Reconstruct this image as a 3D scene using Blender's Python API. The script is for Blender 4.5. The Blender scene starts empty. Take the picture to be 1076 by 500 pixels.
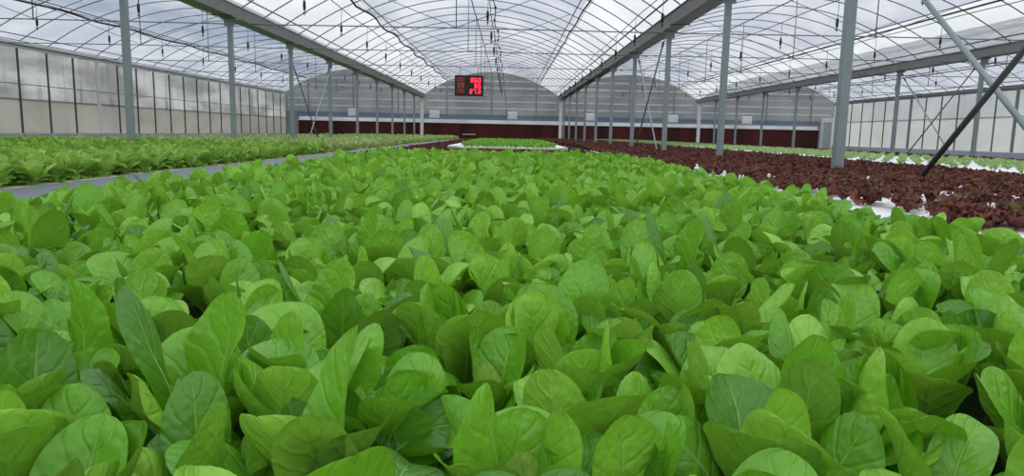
import bpy, math
import numpy as np
from mathutils import Matrix, Vector

PI = math.pi
C = bpy.context.scene.collection
R = np.random.default_rng(7)

# ------------------------------------------------------------------ layout (metres; X right, Y away from camera, Z up)
CAM_Z = 1.2
LINE = [-14.60, -5.64, 3.31, 12.26, 21.21]      # side wall, three gutter lines, side wall
END_Y = 47.5
EAVE = 3.37                                      # underside of gutters
SPRING = 3.52                                    # where hoops start
RISE = 1.55
YNG = 0.80                                       # floating boards of the young lettuce
PALE = 0.89                                      # and of the pale lettuce
RED = 0.84                                       # the same in the red and pale beds
RAFT = 0.755                                     # top of the floating boards
POST_Y = {1: [10.86 + 4.05 * k for k in range(9)], 2: [3.15 + 4.1 * k for k in range(11)], 3: [6.9 + 4.05 * k for k in range(10)]}
TRUSS_Y = [11.2 + 4.5 * k for k in range(8)]
SPANS = ['outer span beside the dirty wall', 'middle span', 'span above the pole cross', 'outer span beside the bright wall']


# ------------------------------------------------------------------ materials
def srgb(r, g, b):
    f = lambda c: (c / 255) / 12.92 if c / 255 <= .04045 else ((c / 255 + .055) / 1.055) ** 2.4
    return (f(r), f(g), f(b), 1)


class NT:
    def __init__(s, name):
        s.m = bpy.data.materials.new(name)
        s.m.use_nodes = True
        s.t = s.m.node_tree
        s.t.nodes.clear()
        s.out = s.t.nodes.new('ShaderNodeOutputMaterial')

    def n(s, typ, ins=None, **kw):
        nd = s.t.nodes.new(typ)
        for k, v in kw.items():
            setattr(nd, k, v)
        for k, v in (ins or {}).items():
            s.put(nd.inputs[k], v)
        return nd

    def put(s, sock, v):
        if isinstance(v, bpy.types.NodeSocket):
            s.t.links.new(v, sock)
        else:
            sock.default_value = v

    def math(s, op, a, b=0.0, c=0.0, clamp=False):
        nd = s.n('ShaderNodeMath', {0: a, 1: b, 2: c}, operation=op, use_clamp=clamp)
        return nd.outputs[0]

    def mix(s, f, a, b, blend='MIX'):
        nd = s.n('ShaderNodeMix', data_type='RGBA', blend_type=blend)
        s.put(nd.inputs[0], f)
        s.put(nd.inputs[6], a)
        s.put(nd.inputs[7], b)
        return nd.outputs[2]

    def noise(s, scale, detail=3, vec=None, rough=.5):
        nd = s.n('ShaderNodeTexNoise', {'Scale': scale, 'Detail': detail, 'Roughness': rough})
        if vec is None:
            vec = s.n('ShaderNodeTexCoord').outputs['Object']
        s.put(nd.inputs['Vector'], vec)
        return nd.outputs['Fac']

    def ramp(s, f, lo, hi):
        nd = s.n('ShaderNodeMapRange', {0: f, 1: lo, 2: hi, 3: 0.0, 4: 1.0}, clamp=True, interpolation_type='SMOOTHSTEP')
        return nd.outputs[0]

    def end(s, sh):
        s.t.links.new(sh, s.out.inputs[0])
        return s.m


def plain(name, col, rough=.5, metal=0.0, var=.12, scale=6.0, bump=0.0):
    t = NT(name)
    f = t.noise(scale, 4)
    dark = tuple(c * (1 - var) for c in col[:3]) + (1,)
    lite = tuple(min(1, c * (1 + var)) for c in col[:3]) + (1,)
    p = t.n('ShaderNodeBsdfPrincipled', {'Base Color': t.mix(f, dark, lite), 'Roughness': rough, 'Metallic': metal})
    if bump:
        b = t.n('ShaderNodeBump', {'Height': f, 'Strength': bump, 'Distance': .01})
        t.put(p.inputs['Normal'], b.outputs[0])
    return t.end(p.outputs[0])


def film(name, ca, cb, clear=.6, stretch=(1, 1, 1), scale=.6, streak=0.0, lo=.35, hi=.68):
    """Polythene greenhouse film: part clear, part milky, with dirt and damp patches (CA to CB)."""
    t = NT(name)
    tc = t.n('ShaderNodeTexCoord').outputs['Object']
    mp = t.n('ShaderNodeMapping', {'Vector': tc, 'Scale': stretch})
    f = t.ramp(t.noise(scale, 5, mp.outputs[0], .6), lo, hi)
    col = t.mix(f, ca, cb)
    if streak:
        mp2 = t.n('ShaderNodeMapping', {'Vector': tc, 'Scale': (3, 3, .25)})
        g = t.ramp(t.noise(1.3, 6, mp2.outputs[0], .65), .5, .75)
        col = t.mix(t.math('MULTIPLY', g, streak), col, (.10, .11, .11, 1))
    tr = t.n('ShaderNodeBsdfTransparent', {'Color': col})
    tl = t.n('ShaderNodeBsdfTranslucent', {'Color': col})
    df = t.n('ShaderNodeBsdfPrincipled', {'Base Color': (.6, .62, .63, 1), 'Roughness': .35})
    a = t.n('ShaderNodeMixShader', {0: 1 - clear, 1: tr.outputs[0], 2: tl.outputs[0]})
    b = t.n('ShaderNodeMixShader', {0: .07, 1: a.outputs[0], 2: df.outputs[0]})
    return t.end(b.outputs[0])


def leafmat(name, dark, mid, lite, vein, trans, tmix=.3, rough=.42, veins=7.0, bump=.42, grain=45.0):
    t = NT(name)
    uv = t.n('ShaderNodeUVMap').outputs['UV']
    sp = t.n('ShaderNodeSeparateXYZ', {0: uv})
    x = t.math('ABSOLUTE', t.math('MULTIPLY_ADD', sp.outputs[0], 2.0, -1.0))
    y = sp.outputs[1]
    tone = t.n('ShaderNodeAttribute', attribute_name='tone').outputs['Fac']
    per = t.n('ShaderNodeObjectInfo').outputs['Random']
    tn = t.math('ADD', tone, t.math('MULTIPLY_ADD', per, .3, -.15), clamp=True)
    tc = t.n('ShaderNodeTexCoord').outputs['Object']
    nz = t.noise(grain, 3, tc)
    big = t.noise(14.0, 2, tc)
    # side veins leave the midrib and sweep towards the tip
    wob = t.math('MULTIPLY_ADD', big, 1.3, t.math('MULTIPLY', t.noise(38.0, 2, tc), .5))
    s = t.math('ADD', t.math('MULTIPLY_ADD', y, veins, wob), t.math('MULTIPLY', x, -1.7))
    fr = t.math('ABSOLUTE', t.math('SUBTRACT', t.math('FRACT', s), .5))
    side = t.math('SUBTRACT', 1.0, t.ramp(fr, .0, .07))
    side = t.math('MULTIPLY', side, t.math('SUBTRACT', 1.0, t.ramp(x, .55, .95)))
    rib = t.math('SUBTRACT', 1.0, t.ramp(x, .02, .075))
    rib = t.math('MULTIPLY', rib, t.math('SUBTRACT', 1.0, t.ramp(y, .75, 1.0)))
    vmask = t.math('MAXIMUM', t.math('MULTIPLY', side, .30), t.math('MULTIPLY', rib, .40))
    base = t.mix(t.ramp(tn, 0, .5), dark, mid)
    base = t.mix(t.ramp(tn, .5, 1), base, lite)
    base = t.mix(t.math('MULTIPLY', t.math('SUBTRACT', big, .35), .9, clamp=True), base, dark)
    base = t.mix(t.math('MULTIPLY', vmask, .55), base, vein)
    geo = t.n('ShaderNodeNewGeometry').outputs['Backfacing']
    under = t.mix(.28, base, vein)
    base = t.mix(geo, base, under)
    vor = t.n('ShaderNodeTexVoronoi', {'Vector': tc, 'Scale': 95.0}, feature='SMOOTH_F1').outputs['Distance']
    h = t.math('ADD', t.math('MULTIPLY', t.ramp(fr, .0, .22), .45), t.math('MULTIPLY', nz, .8))
    h = t.math('SUBTRACT', h, t.math('MULTIPLY', vor, .9))
    h = t.math('SUBTRACT', h, t.math('MULTIPLY', rib, .6))
    bp = t.n('ShaderNodeBump', {'Height': h, 'Strength': bump, 'Distance': .006})
    p = t.n('ShaderNodeBsdfPrincipled', {'Base Color': base, 'Roughness': rough, 'Normal': bp.outputs[0], 'Specular IOR Level': .5})
    tl = t.n('ShaderNodeBsdfTranslucent', {'Color': t.mix(.55, base, trans), 'Normal': bp.outputs[0]})
    m = t.n('ShaderNodeMixShader', {0: tmix, 1: p.outputs[0], 2: tl.outputs[0]})
    return t.end(m.outputs[0])


def emit(name, col, power):
    t = NT(name)
    e = t.n('ShaderNodeEmission', {'Color': col, 'Strength': power})
    return t.end(e.outputs[0])


M = dict(
    steel=plain('galvanised_steel', srgb(142, 154, 156), .5, .25, .1, 9),
    steel_dark=plain('dark_steel', srgb(86, 90, 92), .55, .3, .15, 9),
    gutter=plain('gutter_metal', srgb(148, 149, 148), .6, .2, .2, 3),
    hoop=plain('hoop_pipe', srgb(128, 132, 136), .5, .3, .1, 9),
    roller=plain('roller_pipe', srgb(52, 56, 60), .6, .1, .15, 9),
    rodm=plain('tie_rod_metal', srgb(125, 130, 134), .5, .3, .1, 9),
    black=plain('black_plastic', srgb(22, 24, 24), .5, 0, .2, 20),
    hose=plain('hose_plastic', srgb(60, 64, 66), .5, 0, .2, 20),
    white=plain('white_enamel', srgb(226, 228, 226), .45, 0, .05, 5),
    blue=plain('blue_pipe', srgb(70, 112, 165), .45, 0, .08, 5),
    skirt=plain('skirting_concrete', srgb(165, 172, 176), .8, 0, .12, 4, .2),
    floor=plain('floor_concrete', srgb(110, 112, 110), .9, 0, .2, 2, .2),
    soil=plain('outside_ground', srgb(120, 122, 108), .95, 0, .25, .3),
    trough=plain('trough_sheet', srgb(92, 96, 100), .6, 0, .1, 5),
    sheet=plain('grey_sheet', srgb(98, 104, 114), .45, 0, .14, 4, .25),
    foam=plain('foam_board', srgb(238, 240, 240), .8, 0, .03, 30, .1),
    young_edge=plain('yellowed_edge', srgb(176, 180, 120), .8, 0, .15, 8, .1),
    foam_old=plain('aged_foam_board', srgb(214, 210, 178), .8, 0, .12, 8, .1),
    water=plain('wet_dark_liner', srgb(30, 36, 34), .3, 0, .2, 8),
    plate=plain('tan_plate', srgb(190, 150, 110), .6, 0, .1, 8),
    screen=plain('sign_screen', srgb(14, 6, 6), .35, 0, .2, 20),
    rope=plain('dark_cable', srgb(58, 60, 62), .8, 0, .2, 30),
    led_red=emit('led_red', (1.0, .03, .06, 1), 3.2),
    led_rose=emit('led_rose', (.85, .06, .12, 1), .45),
    led_amber=emit('led_amber', (.75, .22, .05, 1), .45),
    film_side=film('clear_film', (.74, .76, .76, 1), (.88, .89, .88, 1), .75, (1, .5, 1), .5),
    film_vent=film('vent_film', (.50, .52, .58, 1), (.70, .71, .74, 1), .75, (1, .35, 1), .45),
    film_vent_blue=film('bluish_vent_film', (.31, .36, .44, 1), (.56, .59, .63, 1), .75, (1, .35, 1), .45),
    film_blue=film('bluish_film', (.50, .53, .60, 1), (.68, .70, .73, 1), .75, (1, .5, 1), .6),
    film_end=film('end_film', (.16, .17, .17, 1), (.24, .245, .245, 1), .6, (1, 1, 1), .5, .15),
    film_strip=film('bluish_strip_film', (.28, .315, .36, 1), (.36, .39, .42, 1), .6, (1, 1, 1), .5),
    film_corner=film('corner_film', (.28, .31, .33, 1), (.36, .38, .40, 1), .6, (1, 1, 1), .5),
    film_band=film('white_band_film', (.62, .64, .66, 1), (.72, .74, .75, 1), .4, (1, 1, 1), .5),
    film_dirty=film('dirty_film', (.54, .54, .53, 1), (.80, .80, .79, 1), .5, (1, .4, 1.5), .7, .5),
    film_dirty_low=film('dusty_film', (.54, .525, .49, 1), (.64, .625, .58, 1), .5, (1, .4, 1), .6, .12),
    film_white=film('milky_film', (.70, .71, .71, 1), (.80, .81, .81, 1), .5, (1, .4, 1), .5, .08),
    film_white_low=film('milky_lower_film', (.76, .76, .74, 1), (.84, .84, .82, 1), .5, (1, .4, 1), .5, .04),
)
M['green'] = leafmat('green_leaf', (.070, .235, .012, 1), (.165, .450, .022, 1), (.310, .620, .056, 1), (.38, .64, .12, 1), (.38, .70, .01, 1), .16, .36)
M['heart'] = leafmat('heart_leaf', (.16, .38, .03, 1), (.30, .55, .06, 1), (.45, .66, .11, 1), (.50, .64, .24, 1), (.42, .66, .04, 1), .32)
M['young'] = leafmat('young_leaf', (.11, .28, .02, 1), (.27, .56, .05, 1), (.50, .72, .14, 1), (.50, .62, .26, 1), (.34, .58, .03, 1), .3)
M['faded'] = leafmat('faded_leaf', (.20, .32, .07, 1), (.38, .54, .15, 1), (.62, .70, .30, 1), (.52, .58, .30, 1), (.36, .52, .10, 1), .3)
M['red'] = leafmat('red_leaf', (.045, .011, .009, 1), (.135, .028, .022, 1), (.24, .07, .045, 1), (.34, .14, .09, 1), (.22, .03, .015, 1), .2, .5, 5)
M['red_heart'] = leafmat('red_heart_leaf', (.06, .03, .012, 1), (.14, .07, .025, 1), (.22, .15, .05, 1), (.25, .16, .08, 1), (.22, .12, .03, 1), .25, .5, 5)
M['pale'] = leafmat('pale_leaf', (.15, .28, .07, 1), (.28, .44, .14, 1), (.45, .58, .26, 1), (.55, .66, .36, 1), (.42, .60, .16, 1), .3)
M['stalk'] = plain('leaf_stalk', (.27, .50, .10, 1), .45, 0, .15, 40)
M['red_stalk'] = plain('red_leaf_stalk', (.30, .22, .14, 1), .5, 0, .15, 40)


def pad_material():
    t = NT('cooling_pad_paper')
    tc = t.n('ShaderNodeTexCoord').outputs['Object']
    w = t.n('ShaderNodeTexWave', {'Vector': tc, 'Scale': 9.0, 'Distortion': 1.5, 'Detail': 2.0}, bands_direction='DIAGONAL')
    sp = t.n('ShaderNodeSeparateXYZ', {0: tc})
    cell = t.n('ShaderNodeTexWhiteNoise', {'W': t.math('FLOOR', t.math('MULTIPLY', sp.outputs[0], 1 / .6))}, noise_dimensions='1D')
    col = t.mix(cell.outputs['Value'], srgb(52, 18, 14), srgb(94, 31, 25))
    col = t.mix(t.math('MULTIPLY', w.outputs['Fac'], .4), col, srgb(46, 16, 13))
    b = t.n('ShaderNodeBump', {'Height': w.outputs['Fac'], 'Strength': .5, 'Distance': .02})
    p = t.n('ShaderNodeBsdfPrincipled', {'Base Color': col, 'Roughness': .9, 'Normal': b.outputs[0]})
    return t.end(p.outputs[0])


M['pad'] = pad_material()


# ------------------------------------------------------------------ mesh helpers
class MB:
    """Collects quads; build() links them as one mesh object."""

    def __init__(s):
        s.v, s.f, s.uv, s.tone, s.k = [], [], [], [], 0

    def add(s, v, f, uv=None, tone=.5):
        v = np.asarray(v, float).reshape(-1, 3)
        f = np.asarray(f, np.int64).reshape(-1, 4)
        s.v.append(v)
        s.f.append(f + s.k)
        s.uv.append(np.zeros((len(v), 2)) if uv is None else uv)
        s.tone.append(np.full(len(v), tone))
        s.k += len(v)
        return s

    def box(s, lo, hi):
        x0, y0, z0 = lo
        x1, y1, z1 = hi
        v = [(x0, y0, z0), (x1, y0, z0), (x1, y1, z0), (x0, y1, z0), (x0, y0, z1), (x1, y0, z1), (x1, y1, z1), (x0, y1, z1)]
        return s.add(v, [(0, 3, 2, 1), (4, 5, 6, 7), (0, 1, 5, 4), (1, 2, 6, 5), (2, 3, 7, 6), (3, 0, 4, 7)])

    def tube(s, pts, r, n=8, cap=True):
        p = np.asarray(pts, float)
        m = len(p)
        rad = np.broadcast_to(np.asarray(r, float), (m,))
        tg = np.gradient(p, axis=0)
        tg /= np.linalg.norm(tg, axis=1)[:, None] + 1e-12
        a = np.array([0, 0, 1.0]) if abs(tg[0][2]) < .9 else np.array([1.0, 0, 0])
        rings = []
        u = np.cross(tg[0], a)
        for i in range(m):
            u = u - tg[i] * np.dot(u, tg[i])
            u /= np.linalg.norm(u) + 1e-12
            w = np.cross(tg[i], u)
            ang = np.arange(n) * 2 * PI / n
            rings.append(p[i] + rad[i] * (np.cos(ang)[:, None] * u + np.sin(ang)[:, None] * w))
        v = np.concatenate(rings)
        f = []
        for i in range(m - 1):
            for j in range(n):
                k = (j + 1) % n
                f.append((i * n + j, i * n + k, (i + 1) * n + k, (i + 1) * n + j))
        if cap and n % 2 == 0:
            for b, fl in ((0, 1), ((m - 1) * n, 0)):
                for j in range(1, n // 2):
                    q = (b + j - 1, b + j, b + n - 1 - j, b + (n - j) % n)
                    f.append(q[::-1] if fl else q)
        return s.add(v, f)

    def lathe(s, prof, c=(0, 0, 0), n=12):
        pts = [(c[0], c[1], c[2] + z) for _r, z in prof]
        rings = []
        ang = np.arange(n) * 2 * PI / n
        for r, z in prof:
            rings.append(np.stack([c[0] + r * np.cos(ang), c[1] + r * np.sin(ang), np.full(n, c[2] + z)], 1))
        f = []
        for i in range(len(prof) - 1):
            for j in range(n):
                k = (j + 1) % n
                f.append((i * n + j, i * n + k, (i + 1) * n + k, (i + 1) * n + j))
        return s.add(np.concatenate(rings), f)

    def sheet(s, grid, uvg=None):
        g = np.asarray(grid, float)
        a, b = g.shape[:2]
        i = np.arange(a * b).reshape(a, b)
        f = np.stack([i[:-1, :-1], i[1:, :-1], i[1:, 1:], i[:-1, 1:]], -1).reshape(-1, 4)
        return s.add(g.reshape(-1, 3), f)

    def arrays(s):
        return np.concatenate(s.v), np.concatenate(s.f), np.concatenate(s.uv), np.concatenate(s.tone)

    def mesh(s, name, mat, smooth=False):
        return mesh_of(name, *s.arrays(), mat, smooth)

    def build(s, name, mat, parent=None, smooth=False, bevel=0.0):
        o = link(name, s.mesh(name, mat, smooth), parent)
        if bevel:
            b = o.modifiers.new('edge', 'BEVEL')
            b.width = bevel
            b.segments = 2
        return o


def mesh_of(name, v, f, uv, tone, mat, smooth=True):
    me = bpy.data.meshes.new(name)
    me.vertices.add(len(v))
    me.vertices.foreach_set('co', v.astype(np.float32).ravel())
    me.loops.add(f.size)
    me.loops.foreach_set('vertex_index', f.astype(np.int32).ravel())
    me.polygons.add(len(f))
    me.polygons.foreach_set('loop_start', np.arange(0, f.size, 4, dtype=np.int32))
    me.polygons.foreach_set('loop_total', np.full(len(f), 4, dtype=np.int32))
    me.polygons.foreach_set('use_smooth', np.full(len(f), smooth, dtype=bool))
    ul = me.uv_layers.new(name='UVMap')
    ul.data.foreach_set('uv', uv[f.ravel()].astype(np.float32).ravel())
    at = me.attributes.new('tone', 'FLOAT', 'POINT')
    at.data.foreach_set('value', tone.astype(np.float32))
    me.materials.append(mat)
    me.update(calc_edges=True)
    return me


def link(name, data, parent=None, loc=None, rz=0.0):
    o = bpy.data.objects.new(name, data)
    C.objects.link(o)
    if parent is not None:
        o.parent = parent
    if loc is not None:
        o.location = loc
    if rz:
        o.rotation_euler.z = rz
    return o


def tag(o, label, cat, group=None, kind=None):
    o['label'] = label
    o['category'] = cat
    if group:
        o['group'] = group
    if kind:
        o['kind'] = kind
    return o


def thing(name, label, cat, loc=(0, 0, 0), group=None):
    return tag(link(name, None, None, loc), label, cat, group)


def struct(o, label, cat):
    return tag(o, label, cat, None, 'structure')


def dup(root, loc=None, label=None, group=None, rz=None, sc=None):
    r = root.copy()
    C.objects.link(r)
    for ch in root.children:
        c = ch.copy()
        C.objects.link(c)
        c.parent = r
        for g in ch.children:
            d = g.copy()
            C.objects.link(d)
            d.parent = c
    if loc is not None:
        r.location = loc
    if label:
        r['label'] = label
    if group:
        r['group'] = group
    if rz is not None:
        r.rotation_euler.z = rz
    if sc is not None:
        r.scale = (sc, sc, sc)
    return r


ORD = ['first', 'second', 'third', 'fourth', 'fifth', 'sixth', 'seventh', 'eighth', 'ninth', 'tenth', 'eleventh', 'twelfth', 'thirteenth',
       'fourteenth', 'fifteenth', 'sixteenth', 'seventeenth', 'eighteenth', 'nineteenth', 'twentieth', 'twenty-first', 'twenty-second',
       'twenty-third', 'twenty-fourth', 'twenty-fifth', 'twenty-sixth', 'twenty-seventh', 'twenty-eighth', 'twenty-ninth', 'thirtieth',
       'thirty-first', 'thirty-second', 'thirty-third', 'thirty-fourth', 'thirty-fifth', 'thirty-sixth', 'thirty-seventh', 'thirty-eighth']


def arch(span, u):
    """Point (x, z) of the hoop of a span at U from its centre line."""
    c = (LINE[span] + LINE[span + 1]) / 2
    half = (LINE[span + 1] - LINE[span]) / 2
    return c + u, SPRING + RISE * (1 - abs(u / half) ** 2.05)


# ------------------------------------------------------------------ the shell
struct(MB().box((LINE[0] - .3, -7, -.2), (LINE[4] + .3, END_Y + .3, 0)).build('floor', M['floor']), 'grey concrete floor under the growing beds', 'floor')
struct(MB().box((-120, -60, -.5), (120, 140, -.25)).build('ground_outside', M['soil']), 'bare ground outside the greenhouse', 'ground')

HALF = (LINE[1] - LINE[0]) / 2
us = np.linspace(-HALF + .12, HALF - .12, 41)
ys = np.arange(-6.5, END_Y + .01, .6667)
VENT = (-2.8, 3.0)
for sp in range(4):
    seg = [(us[0], VENT[0], 'film_side', 'lower roof film'), (VENT[0], VENT[1], 'film_vent', 'upper roof film'), (VENT[1], us[-1], 'film_side', 'lower roof film')]
    for q, (a, b, mt, nm) in enumerate(seg):
        if sp == 0:
            mt = 'film_vent_blue' if q == 1 else 'film_blue' if q == 0 else mt
        if sp == 3:
            mt = 'film_vent' if q != 2 else 'film_blue'
        uu = np.linspace(a, b, 13)
        g = np.zeros((len(uu), len(ys), 3))
        for i, u in enumerate(uu):
            x, z = arch(sp, u)
            g[i, :, 0] = x
            g[i, :, 1] = ys
            # film sags a little between hoops and wrinkles
            g[i, :, 2] = z + .03 - .012 * (np.arange(len(ys)) % 2) * np.sin(PI * i / 12) + .008 * R.normal(size=len(ys))
        nmz = ['facing the outer wall', 'along the ridge', 'on the far slope'][q] if q == 1 else ('on the slope nearer the dirty wall' if q == 0 else 'on the slope nearer the bright wall')
        o = MB().sheet(g).build('ceiling', M[mt], None, True)
        struct(o, f'translucent roof film {nmz}, {SPANS[sp]}', 'roof film')


def side_wall(name, x, mu, ml, split, label):
    s = 1 if x > 0 else -1
    o = MB().box((x - .012, -6.5, split), (x + .012, END_Y, SPRING + .02)).build(name, M[mu])
    MB().box((x - .02, -6.5, .66), (x + .02, END_Y, split + .05)).build('lower_film', M[ml], o)
    struct(o, label, 'wall')
    return o


side_wall('wall_left', LINE[0], 'film_dirty', 'film_dirty_low', 1.88, 'grimy grey film side wall with dust band below')
side_wall('wall_right', LINE[4], 'film_white', 'film_white_low', 2.25, 'clean milky white film side wall')
struct(MB().box((LINE[0] - .12, -6.5, 0), (LINE[0] + .10, END_Y, .90)).build('baseboard_left', M['skirt']), 'pale grey low wall under the grimy film', 'skirting')
struct(MB().box((LINE[4] - .10, -6.5, 0), (LINE[4] + .12, END_Y, .80)).build('baseboard_right', M['skirt']), 'pale grey low wall under the milky film', 'skirting')
struct(MB().box((LINE[0] + .12, END_Y - .14, 0), (LINE[4] - .12, END_Y + .12, .40)).build('baseboard_end', M['skirt']), 'pale grey low wall under the brown pads', 'skirting')
# gable end wall, one film per span
for sp in range(4):
    g = np.zeros((41, 2, 3))
    for i, u in enumerate(np.linspace(-HALF, HALF, 41)):
        x, z = arch(sp, u)
        g[i, 0] = (x, END_Y, 2.36)
        g[i, 1] = (x, END_Y, max(z, 2.4))
    struct(MB().box((max(LINE[sp], -13.7), END_Y - .004, 2.02), (min(LINE[sp + 1], 20.2), END_Y + .004, 2.36)).build('wall_end', M['film_strip']), f'bluish film strip above the pads, {SPANS[sp]}', 'wall')
    struct(MB().sheet(g).build('wall_end', M['film_end']), f'dull grey film gable wall, {SPANS[sp]}', 'wall')

struct(MB().box((LINE[0] + .02, END_Y - .006, .4), (-13.7, END_Y + .006, 2.36)).build('wall_end', M['film_corner']), 'grey blue film at the corner by the grimy wall', 'wall')
struct(MB().box((20.2, END_Y - .006, .4), (LINE[4] - .02, END_Y + .006, 2.36)).build('wall_end', M['film_corner']), 'grey blue film at the corner by the bright wall', 'wall')

# ------------------------------------------------------------------ gutters, posts, braces
GUT_NAME = {1: 'between dirty-wall span and middle span', 2: 'above the post row in the red lettuce', 3: 'beyond the pale lettuce bed'}
for k in (1, 2, 3):
    x = LINE[k]
    g = thing('roof_gutter', f'long dark grey roof gutter {GUT_NAME[k]}', 'gutter', (x, 0, 0))
    prof = [(-.19, EAVE + .20), (-.17, EAVE + .20), (-.14, EAVE + .03), (.14, EAVE + .03), (.17, EAVE + .20), (.19, EAVE + .20), (.15, EAVE), (-.15, EAVE)]
    m = MB()
    v = [(p[0], y, p[1]) for y in (-6.5, END_Y - .02) for p in prof]
    n = len(prof)
    m.add(v, [(i, (i + 1) % n, n + (i + 1) % n, n + i) for i in range(n)])
    m.build('channel', M['gutter'], g)
    for y in np.arange(4.5, END_Y - 2, 5.0):
        MB().box((-.2, y - .06, EAVE - .008), (.2, y + .06, EAVE - .001)).build('joint_strap', M['steel_dark'], g)
for k, nm in ((0, 'dirty wall'), (4, 'bright wall')):
    e = thing('eave_rail', f'metal eave rail along the top of the {nm}', 'rail', (LINE[k], 0, 0))
    s = 1 if k == 0 else -1
    MB().box((s * .02, 1.0, SPRING - .13), (s * .11, END_Y - .15, SPRING + .06)).build('profile', M['white'] if k == 0 else M['gutter'], e)
    MB().tube([(s * .17, 1.0, SPRING - .05), (s * .17, END_Y - .15, SPRING - .05)], .02).build('roller_pipe', M['steel_dark'], e)

ROWNAME = {1: 'in the green bed beside the grey divider', 2: 'in the red lettuce', 3: 'behind the pale lettuce bed'}
for k in (1, 2, 3):
    for i, y in enumerate(POST_Y[k]):
        p = thing('support_post', f'square galvanised post, {ORD[i]} from camera, row {ROWNAME[k]}', 'post', (LINE[k], y, 0))
        w = .046
        MB().box((-w, -w, .012), (w, w, EAVE - .03)).build('shaft', M['steel'], p, bevel=.006)
        MB().box((-.10, -.10, 0), (.10, .10, .012)).build('base_plate', M['steel'], p)
        m = MB().box((-.15, -.09, EAVE - .03), (.15, .09, EAVE - .009))
        m.box((-.1, -.058, EAVE - .16), (.1, -.05, EAVE - .03))
        m.build('cap_bracket', M['steel'], p)


def brace(a, b, r, mat, label):
    a, b = np.array(a, float), np.array(b, float)
    o = thing('brace_pole', label, 'brace', tuple(a))
    MB().tube([(0, 0, 0), b - a], r, 10).build('pole', M[mat], o, True)
    d = (b - a) / np.linalg.norm(b - a)
    MB().tube([d * .01, d * .14], r * 1.35, 10).build('end_clamp', M['steel_dark'], o, True)
    MB().tube([b - a - d * .14, b - a - d * .01], r * 1.35, 10).build('end_clamp', M['steel_dark'], o, True)


Xr = LINE[2]
brace((Xr - .09, 6.65, .02), (Xr - .09, 3.12, 3.07), .021, 'steel_dark', 'thick dark brace pole leaning out of the red lettuce, in front of a lighter one')
brace((Xr + .09, 3.24, .12), (Xr + .09, 7.10, 3.11), .022, 'steel', 'light grey brace pole falling from the roof, crossing behind the dark one')
for k, i0, nm in ((1, 2, 'beside the grey divider'), (2, 3, 'beside the red lettuce'), (3, 3, 'behind the pale lettuce bed')):
    y0, y1 = POST_Y[k][i0], POST_Y[k][i0 + 1]
    brace((LINE[k] + .09, y0 + .1, .03), (LINE[k] + .09, y1 - .1, EAVE - .2), .018, 'steel', f'thin distant brace pole rising away from camera, post row {nm}')
    brace((LINE[k] - .09, y1 - .1, .03), (LINE[k] - .09, y0 + .1, EAVE - .2), .018, 'hoop', f'thin distant brace pole rising towards camera, post row {nm}')

# ------------------------------------------------------------------ hoops, purlins, trusses
HY = [3.2 + 1.3333 * k for k in range(34)]
for sp in range(4):
    c = (LINE[sp] + LINE[sp + 1]) / 2
    pts = [(arch(sp, u)[0] - c, 0, arch(sp, u)[1]) for u in np.linspace(-HALF + .1, HALF - .1, 25)]
    me = MB().tube(pts, .0145, 6).mesh('roof_hoop', M['hoop'], True)
    for i, y in enumerate(HY):
        o = link('roof_hoop', me, None, (c, y, 0))
        tag(o, f'thin curved pipe hoop under roof film, {SPANS[sp]}', 'hoop', f'hoops of the {SPANS[sp]}')

PUR = [(-4.28, 'hoop', .016, 'low'), (-4.08, 'hoop', .016, 'second'), (VENT[0], 'roller', .028, 'thick wavy'), (-2.62, 'hoop', .016, 'thin twin'), (0.0, 'hoop', .018, 'ridge'),
       (2.84, 'hoop', .016, 'thin inner'), (VENT[1], 'roller', .024, 'thick dark'), (4.08, 'steel_dark', .018, 'second'), (4.28, 'steel_dark', .018, 'low')]
for sp in range(4):
    for u, mt, r, w in PUR:
        x, z = arch(sp, u)
        yy = np.arange(2.0, END_Y - .2, .6667)
        wob = .05 * np.sin(yy * 1.55) * (1 if u == VENT[0] else .25 if mt == 'roller' else .06) + .01 * R.normal(size=len(yy)) * (mt == 'roller')
        drop = .05 + r
        p = np.stack([wob, yy, np.full(len(yy), z - drop) + .3 * wob], 1)
        o = thing('roof_purlin', f'{w} lengthwise roof pipe on the {"wall-side" if u < 0 else "ridge" if u == 0 else "opposite"} slope, {SPANS[sp]}', 'pipe', (x, 0, 0))
        MB().tube(p, r, 6).build('pipe', M[mt], o, True)
        if mt == 'roller':
            m = MB()
            for y in HY[::2]:
                zz = z - drop
                m.tube([(0, y + .05, zz - r - .03), (.03, y + .05, zz), (.0, y + .05, zz + .05)], .01, 6)
            q = np.stack([wob + .07, yy, np.full(len(yy), z - .06)], 1)
            MB().tube(q, .008, 4).build('film_edge_cord', M['rodm'], o, True)

for sp in range(4):
    c = (LINE[sp] + LINE[sp + 1]) / 2
    apex = arch(sp, 0)[1]
    for i, y in enumerate(TRUSS_Y):
        o = thing('roof_truss', f'slim roof truss, {ORD[i]} from camera, {SPANS[sp]}', 'truss', (c, y + .04, 0))
        MB().tube([(-HALF + .16, 0, EAVE + .0), (0, 0, EAVE + .015), (HALF - .16, 0, EAVE + .0)], .013, 6).build('tie_rod', M['rodm'], o, True)
        MB().tube([(0, .03, EAVE), (0, .03, apex - .07)], .012, 6).build('king_post', M['rodm'], o, True)
        for s in (-1, 1):
            xx = 2.75 * s
            MB().tube([(0, .03, EAVE + .03), (xx, .03, arch(sp, xx)[1] - .07)], .008, 6).build('diagonal_strut', M['rodm'], o, True)

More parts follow.
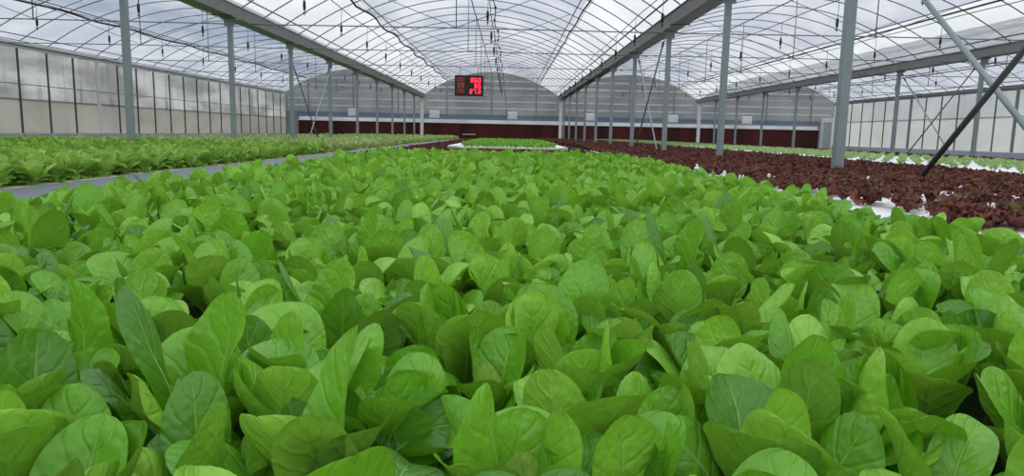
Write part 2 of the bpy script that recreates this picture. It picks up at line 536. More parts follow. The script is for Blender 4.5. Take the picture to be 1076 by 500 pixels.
# wall studs
for k, n_, nm, s in ((0, 34, 'dirty film wall', 1), (4, 32, 'bright film wall', -1)):
    zb = .91 if k == 0 else .81
    thin = MB().box((-.022, -.022, zb), (.022, .022, SPRING - .14)).mesh('wall_stud', M['steel_dark'])
    big = MB().box((-.045, -.045, zb), (.045, .045, SPRING - .14)).mesh('wall_stud', M['white'] if k == 0 else M['hoop'])
    for i in range(n_):
        y = 17.7 + 1.3667 * (i - 9) if k == 0 else 17.0 + 1.3333 * (i - 9)
        heavy = (i % 9 == 6) if k == 0 else i % 6 == 1
        o = link('wall_stud', big if heavy else thin, None, (LINE[k] + s * (.08 if heavy else .055), y, 0))
        tag(o, f'{"thick pale" if heavy else "thin grey"} upright stud on the {nm}', 'stud', f'{"thick" if heavy else "thin"} studs of the {nm}')
    if k == 0:
        y = 17.7 + 1.3667 * (-3) - .0
    o = thing('wall_rail', f'horizontal pipe rail halfway up the {nm}', 'rail', (LINE[k] + s * .16, 0, 0))
    MB().tube([(0, 2, 2.35 if k == 0 else 2.3), (0, END_Y - .3, 2.35 if k == 0 else 2.3)], .014, 6).build('pipe', M['hoop'], o, True)

# ------------------------------------------------------------------ end wall fittings
PB, PT = .42, 1.77
bays = [(-13.7, -5.66), (-5.62, 3.29), (3.33, 12.24), (12.28, 20.2)]
for sp, (x0, x1) in enumerate(bays):
    o = thing('cooling_pad', f'dark maroon cooling pad panel along end wall, {SPANS[sp]}', 'cooling pad', (x0, END_Y - .3, .40))
    w = x1 - x0
    MB().box((.04, .02, .02), (w - .04, .13, PT - .40)).build('pad', M['pad'], o)
    MB().box((0, -.03, PT - .40), (w, .15, PT - .40 + .03)).build('top_frame', M['white'], o)
    MB().box((0, .29, PT - .40 + .01), (w, .31, PT - .40 + .27)).build('film_band', M['film_band'], o)
    MB().box((0, -.02, 0), (w, .15, .02)).build('bottom_frame', M['skirt'], o)
    MB().box((0, 0, .02), (.04, .14, PT - .40)).build('end_frame', M['steel'], o)
    MB().box((w - .04, 0, .02), (w, .14, PT - .40)).build('end_frame', M['steel'], o)
    q = thing('blue_pipe', f'blue water pipe above the maroon pad, {SPANS[sp]}', 'pipe', (x0, END_Y - .22, PT + .46))
    MB().tube([(0, 0, 0), (w, 0, 0)], .026, 8).build('pipe', M['blue'], q, True)
    for f in (.1, .5, .9):
        MB().box((w * f - .03, -.05, -.145), (w * f + .03, .05, -.035)).build('pipe_clip', M['steel'], q)
    c = (LINE[sp] + LINE[sp + 1]) / 2
    for j, z in enumerate((2.75, 3.2, 3.62, 4.05, 4.5)):
        hw = HALF - .25 if z < SPRING else HALF * max(0.05, 1 - (z - SPRING) / RISE) ** .49 - .15
        g = thing('gable_rail', f'{ORD[j]} pale horizontal rail from bottom on gable wall, {SPANS[sp]}', 'rail', (c, END_Y - .06, z))
        MB().box((-hw, -.03, -.03), (hw, .03, .03)).build('bar', M['white'], g)
    for j, u in enumerate((-2.9, 0.0, 2.9)):
        g = thing('gable_stud', f'{ORD[j]} upright stud from the grimy wall side on gable, {SPANS[sp]}', 'stud', (c + u, END_Y - .13, PT + .3))
        MB().box((-.03, -.03, 0), (.03, .03, arch(sp, u)[1] - PT - .36)).build('bar', M['hoop'], g)
for j, x in enumerate((LINE[1], LINE[2], LINE[3])):
    g = thing('end_column', f'white end wall column under {["the gutter by the dirty-wall span", "the gutter over the red lettuce", "the gutter past the pale lettuce"][j]}', 'column', (x, END_Y - .44, 0))
    MB().box((-.10, -.09, .41), (.10, .09, EAVE - .05)).build('shaft', M['white'], g, bevel=.01)
    MB().box((-.18, -.13, .40), (.18, .13, .41)).build('foot_plate', M['steel'], g)
g = thing('end_cabinet', 'tall whitish cabinet beside the end of the maroon pads', 'cabinet', (20.62, END_Y - .4, .0))
MB().box((-.36, -.16, .0), (.36, .16, 2.55)).build('body', M['white'], g, bevel=.02)
dr = MB().box((-.30, -.175, .5), (.22, -.161, 2.3)).build('door', M['skirt'], g)
MB().box((.14, -.195, 1.2), (.17, -.176, 1.6)).build('handle', M['steel'], dr)
for j, x in enumerate((-10.1, -4.85, .2, 5.2, 10.6, 15.4)):
    g = thing('control_box', f'small white box above the maroon pads, {ORD[j]} from the dirty-wall end', 'box', (x, END_Y - .3, 2.07))
    MB().box((-.32, -.13, 0), (.32, .13, .50)).build('case', M['white'], g, bevel=.03)
    fc = MB().box((-.26, -.145, .06), (.26, -.131, .4)).build('front_cover', M['white'], g, bevel=.005)
    MB().tube([(.2, -.138, .18), (.2, -.165, .18)], .03, 8).build('latch', M['steel'], fc)
g = thing('name_plate', 'small tan plate on the maroon pad below the LED sign', 'plate', (-2.6, END_Y - .325, 1.06))
MB().box((-.42, -.012, -.04), (.42, .0, .05)).build('plate', M['plate'], g)

# dark cable sagging along the ridge to the end wall
yy = np.linspace(15.0, END_Y - .35, 60)
p = np.stack([-.50 + .004 * (yy - 15) + .04 * np.sin(yy * 1.3), yy, 4.62 - .35 * ((yy - 15) / 32) ** 1.2 + .03 * np.sin(yy * 2.6)], 1)
p = np.concatenate([p, [[-.3, END_Y - .33, 3.6], [-.2, END_Y - .36, 2.9], [-.12, END_Y - .36, 2.2]]])
o = thing('hanging_cable', 'dark wavy cable running under ridge and dropping down the gable wall', 'cable', (0, 0, 0))
MB().tube(p, .014, 6).build('cable', M['rope'], o, True)
for i in range(2, 60, 4):
    MB().box((p[i][0] - .03, p[i][1] - .03, p[i][2] - .02), (p[i][0] + .03, p[i][1] + .03, p[i][2] + .05)).build('cable_clip', M['black'], o)

# ------------------------------------------------------------------ sprinklers hanging in rows
ROWX = [-10.45, -7.1, -3.75, -.45, 2.75, 6.25, 9.55, 13.2, 16.3]
ROWSAY = ['by the dirty wall', 'over the far side of the divider', 'over the grey divider', 'over the green lettuce', 'beside the red lettuce gutter', 'over the pale lettuce',
          'past the pale lettuce', 'beyond the last post row', 'by the bright wall']
proto = None
for r, x in enumerate(ROWX):
    sp = max(i for i in range(4) if LINE[i] < x)
    c = (LINE[sp] + LINE[sp + 1]) / 2
    zp = min(3.86, arch(sp, x - c)[1] - .12)
    o = thing('supply_pipe', f'thin water pipe carrying the hanging sprinklers {ROWSAY[r]}', 'pipe', (x, 0, zp))
    yy = np.linspace(4, END_Y - .3, 80)
    MB().tube(np.stack([.01 * np.sin(yy), yy, -.02 * np.sin(yy * .8) ** 2], 1), .009, 6).build('pipe', M['hose'], o, True)
    for i, y in enumerate([10.6 + 2.9 * k + (.7 if r % 2 else 0) for k in range(11)]):
        lab = f'black hanging sprinkler, {ORD[i]} from camera of the row {ROWSAY[r]}'
        if proto is None:
            proto = thing('hanging_sprinkler', lab, 'sprinkler', (x, y, zp), 'hanging sprinklers')
            MB().tube([(0, 0, -.01), (.008, 0, -.18), (0, 0, -.36)], .005, 6).build('hose', M['hose'], proto, True)
            MB().lathe([(.0, -.54), (.014, -.535), (.024, -.51), (.027, -.44), (.024, -.38), (.010, -.355), (0, -.35)]).build('weight', M['black'], proto, True)
            m = MB().lathe([(0, -.62), (.009, -.615), (.012, -.58), (.009, -.54), (0, -.535)], n=8)
            m.tube([(-.035, 0, -.575), (.035, 0, -.575)], .006, 6).tube([(0, -.035, -.575), (0, .035, -.575)], .006, 6)
            m.build('nozzle', M['hose'], proto, True)
        else:
            dup(proto, (x, y, zp), lab)

# ------------------------------------------------------------------ LED sign on the truss
SY, SX, SZ = 24.6, -1.367, 2.745
g = thing('led_sign', 'black LED display sign with red figures hanging under the roof truss', 'sign', (SX, SY, SZ))
W_, H_ = .96, .68
m = MB().box((-W_ / 2, -.045, -H_ / 2), (W_ / 2, .045, H_ / 2))
m.build('case', M['black'], g, bevel=.012)
SCR = MB().box((-W_ / 2 + .035, -.052, -H_ / 2 + .035), (W_ / 2 - .035, -.046, H_ / 2 - .035)).build('screen', M['screen'], g)

for s in (-.3, .3):
    MB().tube([(s, 0, H_ / 2), (s, .12, EAVE - SZ + .0)], .01, 6).build('hanger', M['steel_dark'], g, True)
SEG = {'0': 'abcdef', '1': 'bc', '2': 'abged', '3': 'abgcd', '4': 'fgbc', '5': 'afgcd', '6': 'afgedc', '7': 'abc', '8': 'abcdefg', '9': 'abfgcd'}


def digit(m, ch, x, z, w, h, t):
    B = {'a': (0, h - t, w, h), 'd': (0, 0, w, t), 'g': (0, h / 2 - t / 2, w, h / 2 + t / 2), 'f': (0, h / 2, t, h), 'e': (0, 0, t, h / 2), 'b': (w - t, h / 2, w, h), 'c': (w - t, 0, w, h / 2)}
    if ch == '.':
        m.box((x, -.058, z), (x + t, -.053, z + t))
        return
    for s in SEG[ch]:
        a, b, c2, d = B[s]
        m.box((x + a, -.058, z + b), (x + c2, -.053, z + d))


for row, (txt, x0, mt) in enumerate((('860', .055, 'led_red'), ('65', .18, 'led_red'), ('27.3', .02, 'led_red'))):
    zz = H_ / 2 - .075 - .155 - row * .185
    xx = x0
    for ch in txt:
        m = MB()
        digit(m, ch, xx, zz, .088, .145, .021)
        if ch != '.':
            m.build('digit', M[mt], SCR)
            xx += .122
        else:
            m.build('decimal_point', M[mt], SCR)
            xx += .036
# left column: three short two-character captions of small lit strokes
for row, mt in enumerate(('led_rose', 'led_amber', 'led_rose')):
    zz = H_ / 2 - .075 - .14 - row * .185
    m = MB()
    for k in range(2):
        x0 = -.40 + .125 * k
        for dz in (.0, .045, .09, .125):
            m.box((x0 + (.012 if dz == .09 else 0), -.058, zz + dz), (x0 + .105, -.053, zz + dz + .013))
        for dx in ((.0, .095) if row != 1 else (.045, .095)):
            m.box((x0 + dx, -.058, zz), (x0 + dx + .013, -.053, zz + .13))
    m.build('caption', M[mt], SCR)


# ------------------------------------------------------------------ growing beds
def bed(x0, x1, y0, y1, label, h=.74, mat='trough'):
    b = thing('growing_bed', label, 'growing bed', ((x0 + x1) / 2, y0, 0))
    w = (x1 - x0) / 2
    L = y1 - y0
    e = h - .04
    MB().box((-w, 0, .06), (w, L, e)).build('trough', M[mat], b)
    MB().box((-w + .04, .04, e), (w - .04, L - .04, e + .022)).build('water', M['water'], b)
    for s in (-1, 1):
        MB().box((s * w - .04 if s > 0 else -w, 0, e), (s * w if s > 0 else -w + .04, L, h)).build('side_rim', M['sheet'], b, bevel=.008)
    for d in (0, L - .04):
        MB().box((-w + .04, d, e), (w - .04, d + .04, h)).build('end_rim', M['sheet'], b)
    MB().box((-w + .1, .1, 0), (w - .1, L - .1, .06)).build('plinth', M['floor'], b)
    return b


bed(-1.90, 1.66, .15, 45.2, 'long trough of green lettuce in the middle')
bed(1.70, 3.14, .8, 45.2, 'trough of red lettuce beside the green lettuce', RED - .018)
bed(3.48, 4.95, .8, 45.2, 'trough of red lettuce past the post row', RED - .018)
bed(-5.47, -3.05, 2.0, 45.2, 'trough of young lettuce next to the grey divider', YNG - .018)
bed(-8.6, -5.81, 4.0, 45.2, 'trough of young lettuce past the post row', YNG - .018)
bed(5.15, 8.1, 4.0, 45.2, 'trough of pale lettuce with white boards', PALE - .018)
bed(9.0, 12.1, 8.0, 45.2, 'outer trough of red lettuce near bright wall')
dv = thing('divider_shelf', 'long grey sheet-covered divider between green lettuce and young lettuce', 'divider', (-2.47, 1.2, 0))
MB().box((-.55, 0, .70), (.55, 9.4, .81)).build('cover_sheet', M['sheet'], dv, bevel=.02)
MB().box((-.5, .1, 0), (.5, 9.3, .70)).build('support', M['trough'], dv)
MB().box((-.55, 9.41, .70), (-.10, 43.5, .81)).build('cover_sheet', M['sheet'], dv, bevel=.02)
MB().box((-.5, 9.5, 0), (-.14, 43.4, .70)).build('support', M['trough'], dv)
bed(-2.54, -1.93, 10.66, 45.2, 'narrow far trough of red lettuce beside the grey divider')

BO = MB().box((-.5, -.5, 0), (.5, .5, .03)).mesh('foam_board', M['foam'])
BOLD = MB().box((-.5, -.5, 0), (.5, .5, .03)).mesh('foam_board', M['foam_old'])


def boards(x0, x1, nx, y0, y1, ly, old, label, group, z=RAFT):
    w = (x1 - x0) / nx
    for i in range(nx):
        y = y0
        while y + ly <= y1:
            o = link('foam_board', BOLD if old else BO, None, (x0 + w * (i + .5), y + ly / 2, z - .032))
            o.scale = (w - .008, ly - .008, 1)
            o.rotation_euler.z = float(R.normal() * .0015)
            tag(o, label, 'foam board', group)
            y += ly


boards(1.75, 3.09, 2, .9, 17.0, 1.0, False, 'white floating foam board under red lettuce beside the green bed', 'boards under red lettuce beside the green bed', RED)
boards(3.53, 4.90, 2, 3.0, 17.0, 1.0, False, 'white floating foam board under red lettuce past the post row', 'boards under red lettuce past the post row', RED)
boards(5.20, 8.05, 3, 6.5, 24.0, 1.25, False, 'white floating foam board under the pale lettuce', 'boards under pale lettuce', PALE)
boards(-4.0, -3.10, 1, 4.0, 44.0, 1.25, True, 'yellowed floating foam board edge beside the grey divider', 'boards beside the grey divider', YNG)


# ------------------------------------------------------------------ plants
def leaf_geo(rng, az, L, W, e0, curl, cup, ruff, nt, nv, r0=.006, pet=.2, freq=3.0, bend=0.0, twist=0.0, cp=1.6, tip=2.1, edge=2.0):
    q = np.linspace(0, 1, nt + 1)
    t = 1 - (1 - q) ** 1.55                          # finer towards the tip
    dt = np.diff(t)
    th = e0 - curl * t ** cp
    thm = (th[:-1] + th[1:]) / 2
    r = r0 + np.concatenate([[0], np.cumsum(np.cos(thm) * dt * L)])
    z = np.concatenate([[0], np.cumsum(np.sin(thm) * dt * L)])
    s = np.clip((t - pet) / (1 - pet), 0, 1)
    sm = .60
    up = np.sin(np.clip(s / sm, 0, 1) * PI / 2) ** .85
    dn = np.clip(1 - np.clip((s - sm) / (1 - sm), 0, 1) ** tip, 0, 1) ** .5
    w = np.maximum(up * dn, np.where(s < .5, .12, 0))
    w[-1] = .05
    v = np.linspace(-1, 1, nv + 1)
    tw = twist * t
    ph = rng.uniform(0, 6.28, 3)
    T, V = np.meshgrid(t, v, indexing='ij')
    Wd = (w * W / 2)[:, None]
    lat = V * Wd * (1 - .12 * np.abs(V) * abs(cup))
    lift = cup * Wd * np.abs(V) ** 1.8 * (1.15 - .75 * T ** 2)
    lift = lift + ruff * Wd * np.abs(V) ** edge * (np.sin(freq * 2 * PI * T + ph[0] + (V > 0) * ph[1]) + .5 * np.sin(freq * 4.4 * PI * T + ph[2]))
    lift = lift + .05 * Wd * np.sin(7 * T * 2 + ph[1]) * np.cos(V * 3.1)
    # dent along the midrib
    lift = lift - .05 * Wd * np.exp(-(V / .18) ** 2)
    la = lat * np.cos(tw)[:, None] - lift * np.sin(tw)[:, None]
    li = lat * np.sin(tw)[:, None] + lift * np.cos(tw)[:, None]
    la = la + (bend * L * t ** 2)[:, None]
    rr = r[:, None] + li * (-np.sin(th))[:, None]
    zz = z[:, None] + li * np.cos(th)[:, None]
    ca, sa = math.cos(az), math.sin(az)
    P = np.stack([rr * ca - la * sa, rr * sa + la * ca, zz], -1)
    uv = np.stack([V * .5 + .5, T], -1).reshape(-1, 2)
    i = np.arange((nt + 1) * (nv + 1)).reshape(nt + 1, nv + 1)
    f = np.stack([i[:-1, :-1], i[1:, :-1], i[1:, 1:], i[:-1, 1:]], -1).reshape(-1, 4)
    mid = P[:, nv // 2]
    return P.reshape(-1, 3), f, uv, mid


def romaine(rng, n_out, nt, nv, scale=1.0, stalks=True, wide=1.0):
    """Broad spoon-leaved lettuce: returns three MB: leaves, heart, stalks."""
    A, H, S = MB(), MB(), MB()
    base = rng.uniform(0, 6.28)
    for i in range(n_out):
        az = base + i * 2.399 + rng.normal() * .25
        q = i / max(1, n_out - 1)                       # 0 outer .. 1 inner
        L = (.158 + .026 * q + rng.normal() * .017) * scale
        W = (.098 - .014 * q + rng.normal() * .011) * scale * wide
        e0 = 1.15 + .28 * q + rng.normal() * .10
        curl = max(-.1, .55 - .40 * q + rng.normal() * .28 + (rng.random() < .30) * 1.0)
        cup = rng.choice([.6, .5, .35, .2, -.3, -.5, .7]) + rng.normal() * .08
        P, f, uv, mid = leaf_geo(rng, az, L, W, e0, curl, cup, .05 + .05 * rng.random(), nt, nv, .008 * scale, .22, 1.6, rng.normal() * .06, rng.normal() * .35, 1.7)
        A.add(P, f, uv, float(np.clip(.45 + .2 * q + rng.normal() * .30, 0, 1)))
        if stalks:
            k = int(nt * .85)
            tt = np.linspace(0, 1, k + 1)
            m = mid[:k + 1]
            S.tube(m, np.maximum(.0003, .0040 - .0046 * tt ** .7) * scale, 6, False)
    for i in range(3):
        az = base + 1 + i * 2.2 + rng.normal() * .2
        P, f, uv, mid = leaf_geo(rng, az, (.10 + .025 * rng.random()) * scale, .045 * scale, 1.42, .25, .6, .05, max(3, nt // 2), max(2, nv // 2), .003, .2)
        H.add(P, f, uv, float(rng.uniform(.4, .9)))
    if stalks:
        S.lathe([(.0, -.004), (.012, -.004), (.013, .006), (.009, .018), (.0, .02)], n=8)
    return A, H, S


def bushy(rng, n, nt, nv, scale, stalks=True):
    """Young lettuce: many small rounded leaves, the outer ones hanging low."""
    A, H, S = romaine(rng, n, nt, nv, scale, stalks, .88)
    for i in range(10):
        P, f, uv, mid = leaf_geo(rng, i * .66 + rng.normal() * .3, (.13 + .02 * rng.normal()) * scale, .064 * scale, .72 + rng.normal() * .22, .9 + rng.normal() * .3, rng.choice([.4, -.3, .2]), .08, nt, nv, .006, .2)
        A.add(P, f, uv, float(np.clip(.45 + rng.normal() * .25, 0, 1)))
    return A, H, S


def frilly(rng, n, nt, nv, scale=1.0, L0=.12, W0=.085, ru=.35):
    A, H, S = MB(), MB(), MB()
    base = rng.uniform(0, 6.28)
    for i in range(n):
        az = base + i * 2.399 + rng.normal() * .2
        q = i / max(1, n - 1)
        L = (L0 - .03 * q + rng.normal() * .01) * scale
        P, f, uv, mid = leaf_geo(rng, az, L, (W0 - .02 * q) * scale, .75 + .6 * q + rng.normal() * .1, .55 + rng.normal() * .2, .25, ru, nt, nv, .006, .12, 3.4, rng.normal() * .05, rng.normal() * .3, 1.5, 4.5, 1.4)
        (A if q < .75 else H).add(P, f, uv, float(np.clip(.5 + rng.normal() * .25, 0, 1)))
    S.lathe([(.0, -.004), (.012, -.004), (.013, .006), (.008, .03), (.0, .034)], n=8)
    return A, H, S


def scatter(name, protos, pts, mat, label, cat, smin=.85, smax=1.12, hz=1.0):
    """One object holding the countless plants of the distance. PROTOS: arrays; PTS: n x 3."""
    V, F, U, T = [], [], [], []
    off = 0
    pick = R.integers(0, len(protos), len(pts))
    for k, (v, f, uv, tone) in enumerate(protos):
        P = pts[pick == k]
        n = len(P)
        if not n:
            continue
        a = R.uniform(0, 2 * PI, n)
        s = R.uniform(smin, smax, n)
        x = v[None, :, 0] * np.cos(a)[:, None] - v[None, :, 1] * np.sin(a)[:, None]
        y = v[None, :, 0] * np.sin(a)[:, None] + v[None, :, 1] * np.cos(a)[:, None]
        z = np.broadcast_to(v[None, :, 2] * hz, x.shape)
        W = np.stack([x, y, z], -1) * s[:, None, None] + P[:, None, :]
        V.append(W.reshape(-1, 3))
        F.append((f[None] + (np.arange(n) * len(v))[:, None, None] + off).reshape(-1, 4))
        U.append(np.tile(uv, (n, 1)))
        T.append(np.clip((tone[None] + R.normal(size=n)[:, None] * .12), 0, 1).ravel())
        off += n * len(v)
    me = mesh_of(name, np.concatenate(V), np.concatenate(F), np.concatenate(U), np.concatenate(T), mat, True)
    o = link(name, me)
    tag(o, label, cat, None, 'stuff')
    return o


def grid(x0, x1, y0, y1, dx, dy, jit, z=RAFT):
    ys_ = np.arange(y0, y1, dy)
    xs_ = np.arange(x0, x1, dx)
    X, Y = np.meshgrid(xs_, ys_)
    X = X + (np.arange(len(ys_)) % 2)[:, None] * dx / 2
    row = np.repeat(np.arange(len(ys_)), len(xs_))
    p = np.stack([X.ravel() + R.normal(size=X.size) * jit, Y.ravel() + R.normal(size=X.size) * jit, np.full(X.size, z)], 1)
    ok = p[:, 0] < x1 + .02
    return p[ok], row[ok]


def joined(three):
    out = MB()
    for mb in three:
        if mb.k:
            v, f, uv, tone = mb.arrays()
            out.v.append(v); out.f.append(f + out.k); out.uv.append(uv); out.tone.append(tone); out.k += len(v)
    return out.arrays()


def family(name, builders, mats, parts):
    """Prototype meshes of one crop: list of tuples of meshes."""
    out = []
    for three in builders:
        out.append([mb.mesh(pn, M[mt], True) for mb, mt, pn in zip(three, mats, parts)])
    return out


def plant(name, meshes, parts, loc, rz, sc, label, cat, group, tilt=(0, 0)):
    r = thing(name, label, cat, loc, group)
    r.rotation_euler = (tilt[0], tilt[1], rz)
    r.scale = (sc, sc, sc)
    for me, pn in zip(meshes, parts):
        link(pn, me, r)
    return r


def in_view(p, m=.12):
    x = (p[:, 0]) / np.maximum(p[:, 1], .05)
    return np.abs(x) < .735 + m / np.maximum(p[:, 1], .1)


# --- the middle bed: the 300 plants nearest the camera one by one
rg = np.random.default_rng(11)
variants = family('lettuce', [romaine(rg, int(rg.integers(7, 10)), 16, 10) for _ in range(20)], ('green', 'heart', 'stalk'), ('leaves', 'heart_leaves', 'leaf_stalks'))
P, rows = grid(-1.80, 1.58, .40, 10.35, .148, .138, .020)
view = in_view(P)
dist = np.hypot(P[:, 0], P[:, 1])
order = [i for i in np.argsort(dist) if view[i]]
near = set(order[:300])
byrow = {}
for i in order[:300]:
    byrow.setdefault(rows[i], []).append(i)
for rr in sorted(byrow):
    mem = sorted(byrow[rr], key=lambda i: P[i, 0])
    for j, i in enumerate(mem):
        me = variants[int(rg.integers(0, len(variants)))]
        if rr < 6:
            lab = f'broad-leaved green lettuce, {ORD[rr]} row from camera, {ORD[j]} in the row counted from divider side'
            grp = 'green lettuces close to the camera'
        else:
            lab = f'broad-leaved green lettuce of the {ORD[rr]} row from the camera, middle bed'
            grp = f'green lettuces of the {ORD[rr]} row'
        plant('green_lettuce', me, ('leaves', 'heart_leaves', 'leaf_stalks'), tuple(P[i]), float(rg.uniform(0, 6.28)), float(rg.uniform(.86, 1.17)), lab, 'lettuce', grp, (float(rg.normal() * .08), float(rg.normal() * .08)))
rest = np.array([i for i in range(len(P)) if i not in near and (view[i] or dist[i] < 3.4) and P[i, 1] > .3])
lod = [joined(romaine(rg, 8, 8, 6, 1.04, False)) for _ in range(10)]
scatter('green_lettuce_crop', lod, P[rest], M['green'], 'rest of the broad-leaved green lettuce filling the middle bed', 'lettuce crop')

# --- young lettuce beyond the grey divider
def keep_posts(p, line):
    ok = np.ones(len(p), bool)
    for y in POST_Y[line]:
        ok &= ~((np.abs(p[:, 0] - LINE[line]) < .10) & (np.abs(p[:, 1] - y) < .10))
    i0 = 2 if line == 1 else 3
    for y in (POST_Y[line][i0], POST_Y[line][i0 + 1]):
        ok &= ~((np.abs(p[:, 0] - LINE[line]) < .26) & (np.abs(p[:, 1] - y) < 1.4))
    return p[ok]


def seen(p):
    return p[np.abs(p[:, 0] / p[:, 1]) < .78]


yl = [bushy(rg, 11, 8, 6, .98) for _ in range(8)]
ymesh = family('young', yl, ('young', 'heart', 'stalk'), ('leaves', 'heart_leaves', 'leaf_stalks'))
Pl, _ = grid(-8.5, -3.13, 4.0, 12.5, .15, .15, .02, YNG)
Pl = seen(keep_posts(Pl, 1))
Pl = Pl[np.argsort(np.hypot(Pl[:, 0], Pl[:, 1]))]
for i in range(150):
    plant('young_lettuce', ymesh[i % 8], ('leaves', 'heart_leaves', 'leaf_stalks'), tuple(Pl[i]), float(rg.uniform(0, 6.28)), float(rg.uniform(.85, 1.1)),
          'young green lettuce just beyond the grey divider, towards the camera end', 'lettuce', 'young lettuces beyond the divider')
scatter('young_lettuce_crop', [joined(bushy(rg, 9, 6, 4, .98, False)) for _ in range(8)], Pl[150:], M['young'], 'rest of the young green lettuce beyond the grey divider', 'lettuce crop')
Pf, _ = grid(-8.5, -3.13, 12.5, 45.0, .19, .2, .03, YNG)
Pf = seen(keep_posts(Pf, 1))
scatter('faded_lettuce_crop', [joined(bushy(rg, 6, 5, 4, .98, False)) for _ in range(6)], Pf, M['faded'], 'yellowish lettuce further back beyond the grey divider', 'lettuce crop')

# --- red lettuce
rmesh = family('red', [frilly(rg, 14, 11, 10, 1.0, .115, .085, .45) for _ in range(10)], ('red', 'red_heart', 'red_stalk'), ('leaves', 'heart_leaves', 'stem'))
def gaps(p):
    """Empty planting holes: clumps of missing heads, thinner along the edge by the green bed."""
    c = np.array([(3.00, 4.88), (2.25, 3.72), (1.92, 3.56), (2.25, 4.10), (3.05, 4.69), (2.71, 4.02), (1.95, 2.82), (2.88, 4.00), (2.38, 4.65), (2.74, 4.74), (2.33, 8.89),
                  (2.17, 6.61), (2.52, 6.89), (2.60, 8.04), (2.34, 5.43), (1.90, 4.66), (1.9, 4.08), (2.20, 4.61), (1.9, 3.63), (3.6, 6.71), (4.61, 6.54), (3.9, 5.8)])
    dx = (p[:, None, 0] - c[None, :, 0]) / .11
    dy = (p[:, None, 1] - c[None, :, 1] + .12) / .27
    d = np.min(np.hypot(dx, dy), axis=1)
    ok = d > .85 + .3 * R.random(len(p))
    ok &= ~((p[:, 0] < 2.02) & (R.random(len(p)) < .5) & (p[:, 1] < 8))
    ok &= ~((R.random(len(p)) < .04))
    return p[ok]


Pr, _ = grid(1.90, 4.80, 1.6, 17.0, .15, .15, .018, RED)
Pr = gaps(Pr)
Pr = keep_posts(Pr, 2)
Pr = seen(Pr)
Pr = Pr[np.argsort(np.hypot(Pr[:, 0], Pr[:, 1]))]
for i in range(300):
    a = Pr[i, 0] < LINE[2]
    plant('red_lettuce', rmesh[int(rg.integers(0, 10))], ('leaves', 'heart_leaves', 'stem'), tuple(Pr[i]), float(rg.uniform(0, 6.28)), float(rg.uniform(.85, 1.12)),
          'frilly red lettuce on white boards beside the green bed' if a else 'frilly red lettuce on white boards past the post row', 'lettuce', 'red lettuces beside the green bed' if a else 'red lettuces past the post row')
rlod = [joined(frilly(rg, 10, 6, 4, 1.0, .125, .09, .45)) for _ in range(8)]
Pq, _ = grid(1.92, 4.86, 17.0, 45, .2, .22, .03, RED)
Pm, _ = grid(-2.42, 1.75, 10.78, 15.8, .17, .17, .02)
Pn, _ = grid(-2.42, 1.75, 16.0, 45.0, .22, .24, .03)
Pn = Pn[~((Pn[:, 0] > -1.55) & (Pn[:, 0] < 1.5) & (Pn[:, 1] < 27.5))]
Po, _ = grid(9.1, 12.0, 12, 45, .25, .25, .03)
Pz = seen(np.concatenate([Pr[300:], keep_posts(Pq, 2), Pm, Pn, Po]))
scatter('red_lettuce_crop', rlod, Pz, M['red'], 'rest of the dark red frilly lettuce in the distance', 'lettuce crop')

# --- white foam showing as small lumps among the red heads
rl = np.random.default_rng(5)
for x, y, wd in [(1.78, 2.96, 0.094), (2.38, 3.87, 0.103), (1.54, 2.91, 0.077), (1.79, 3.25, 0.052), (2.52, 3.72, 0.079), (2.16, 3.19, 0.038), (2.29, 3.18, 0.034), (1.89, 3.70, 0.039), (2.18, 3.76, 0.035), (1.85, 7.06, 0.075), (1.72, 5.25, 0.063), (2.00, 5.47, 0.065), (2.07, 6.38, 0.042), (1.86, 4.31, 0.051), (1.75, 3.66, 0.053), (2.68, 5.33, 0.042), (3.56, 5.06, 0.047), (2.78, 4.40, 0.029), (2.57, 3.62, 0.034), (1.66, 2.82, 0.045), (1.83, 6.12, 0.041), (1.86, 4.66, 0.031),]:
    if x < 2.1 and y < 5:
        continue
    m = MB()
    for k in range(9):
        a = rl.uniform(0, 6.28)
        d = 0 if k == 0 else wd * .46 * rl.random() ** .5
        r = max(.009, wd * rl.uniform(.10, .2))
        z1 = .912 - RED + rl.uniform(-.03, .024)
        m.lathe([(0, 0), (r * .8, 0), (r, z1 * .6), (r * .95, z1 - .008), (r * .6, z1), (0, z1 + .002)], (d * math.cos(a), d * math.sin(a) * 1.3, 0), 7)
    o = m.build('foam_lump', M['foam'], None, True)
    o.location = (x, y, RED)
    tag(o, 'small white foam lump showing among the red lettuce heads', 'foam lump', 'white foam lumps among the red lettuce')

# --- green patch among the red, with white board ends
Pg, _ = grid(-1.0, 1.02, 16.35, 26.8, .16, .18, .02, .875)
scatter('patch_lettuce_crop', [joined(romaine(rg, 8, 5, 4, .72, False)) for _ in range(5)], Pg, M['green'], 'small rectangular patch of bright green lettuce among red lettuce far off', 'lettuce crop')
o = thing('plant_tray', 'raised white tray edged pale yellow under the distant green patch', 'tray', (0, 16.1, .735))
MB().box((-1.36, .03, 0), (1.32, 11.0, .14)).build('tray_body', M['foam'], o)
MB().box((-1.36, 0, .02), (1.32, .03, .135)).build('front_edge', M['young_edge'], o)
MB().box((-1.36, .0, .14), (-1.14, 11.0, .165)).build('side_lip', M['foam'], o)
MB().box((1.12, .0, .14), (1.32, 11.0, .165)).build('side_lip', M['foam'], o)

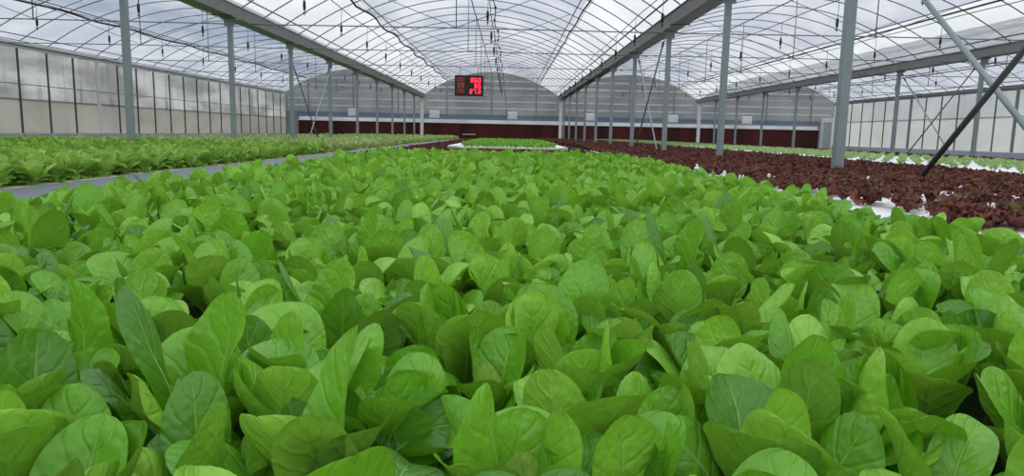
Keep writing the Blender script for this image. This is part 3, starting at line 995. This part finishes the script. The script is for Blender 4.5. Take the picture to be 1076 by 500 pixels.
# --- pale lettuce on the far side of the post row
pmesh = family('pale', [frilly(rg, 9, 7, 6, .8, .11, .06, .25) for _ in range(8)], ('pale', 'pale', 'stalk'), ('leaves', 'heart_leaves', 'stem'))
Pp, _ = grid(5.45, 8.0, 6.4, 24.0, .22, .2, .02, PALE)
Pp = seen(Pp)
Pp = Pp[np.sin(Pp[:, 1] * 2.1) * .25 + R.random(len(Pp)) > .30]
Pp = Pp[np.argsort(np.hypot(Pp[:, 0], Pp[:, 1]))]
for i in range(150):
    plant('pale_lettuce', pmesh[i % 8], ('leaves', 'heart_leaves', 'stem'), tuple(Pp[i]), float(rg.uniform(0, 6.28)), float(rg.uniform(.85, 1.15)),
          'small pale green lettuce on white boards behind the red lettuce', 'lettuce', 'pale lettuces behind the red lettuce')
Ps, _ = grid(5.35, 8.0, 24.0, 45.0, .24, .25, .03, PALE)
scatter('pale_lettuce_crop', [joined(frilly(rg, 8, 4, 3, .8, .11, .06, .25)) for _ in range(6)], np.concatenate([Pp[150:], Ps]), M['pale'], 'rest of the small pale green lettuce on white boards', 'lettuce crop')

# ------------------------------------------------------------------ overcast sky
SKY = 2.5
w = bpy.data.worlds.new('World')
bpy.context.scene.world = w
w.use_nodes = True
nt = w.node_tree
nt.nodes.clear()
out = nt.nodes.new('ShaderNodeOutputWorld')
bg = nt.nodes.new('ShaderNodeBackground')
tc = nt.nodes.new('ShaderNodeTexCoord')
nz = nt.nodes.new('ShaderNodeTexNoise')
nz.inputs['Scale'].default_value = 2.2
nz.inputs['Detail'].default_value = 4
mx = nt.nodes.new('ShaderNodeMix')
mx.data_type = 'RGBA'
mx.inputs[6].default_value = (.86, .92, 1.0, 1)
mx.inputs[7].default_value = (1.0, 1.0, .99, 1)
nt.links.new(tc.outputs['Generated'], nz.inputs['Vector'])
nt.links.new(nz.outputs['Fac'], mx.inputs[0])
nt.links.new(mx.outputs[2], bg.inputs['Color'])
# overcast sky: three times brighter overhead than at the horizon
sx = nt.nodes.new('ShaderNodeSeparateXYZ')
nt.links.new(tc.outputs['Generated'], sx.inputs[0])
cl = nt.nodes.new('ShaderNodeMath')
cl.operation = 'MAXIMUM'
nt.links.new(sx.outputs[2], cl.inputs[0])
cl.inputs[1].default_value = 0.0
st = nt.nodes.new('ShaderNodeMath')
st.operation = 'MULTIPLY_ADD'
nt.links.new(cl.outputs[0], st.inputs[0])
st.inputs[1].default_value = SKY * 2 / 3
st.inputs[2].default_value = SKY / 3
nt.links.new(st.outputs[0], bg.inputs['Strength'])
nt.links.new(bg.outputs[0], out.inputs[0])

# ------------------------------------------------------------------ camera and view
F_PX, PITCH, ROLL, YAW = 755.0, math.radians(8.3), .020, math.radians(.4)
cd = bpy.data.cameras.new('camera')
cd.sensor_width = 36
cd.lens = 36 * F_PX / 1076
cd.clip_start = .02
cd.clip_end = 400
cam = bpy.data.objects.new('camera', cd)
C.objects.link(cam)
cam.matrix_world = Matrix.Translation((0, 0, CAM_Z)) @ Matrix.Rotation(-YAW, 4, 'Z') @ Matrix.Rotation(PI / 2 - PITCH, 4, 'X') @ Matrix.Rotation(ROLL, 4, 'Z')
sc = bpy.context.scene
sc.camera = cam
sc.view_settings.view_transform = 'Standard'
sc.view_settings.look = 'None'
sc.view_settings.gamma = 1
sc.view_settings.use_curve_mapping = False
sc.view_settings.exposure = 0.0
sc.cycles.transparent_max_bounces = 16
sc.cycles.max_bounces = 10
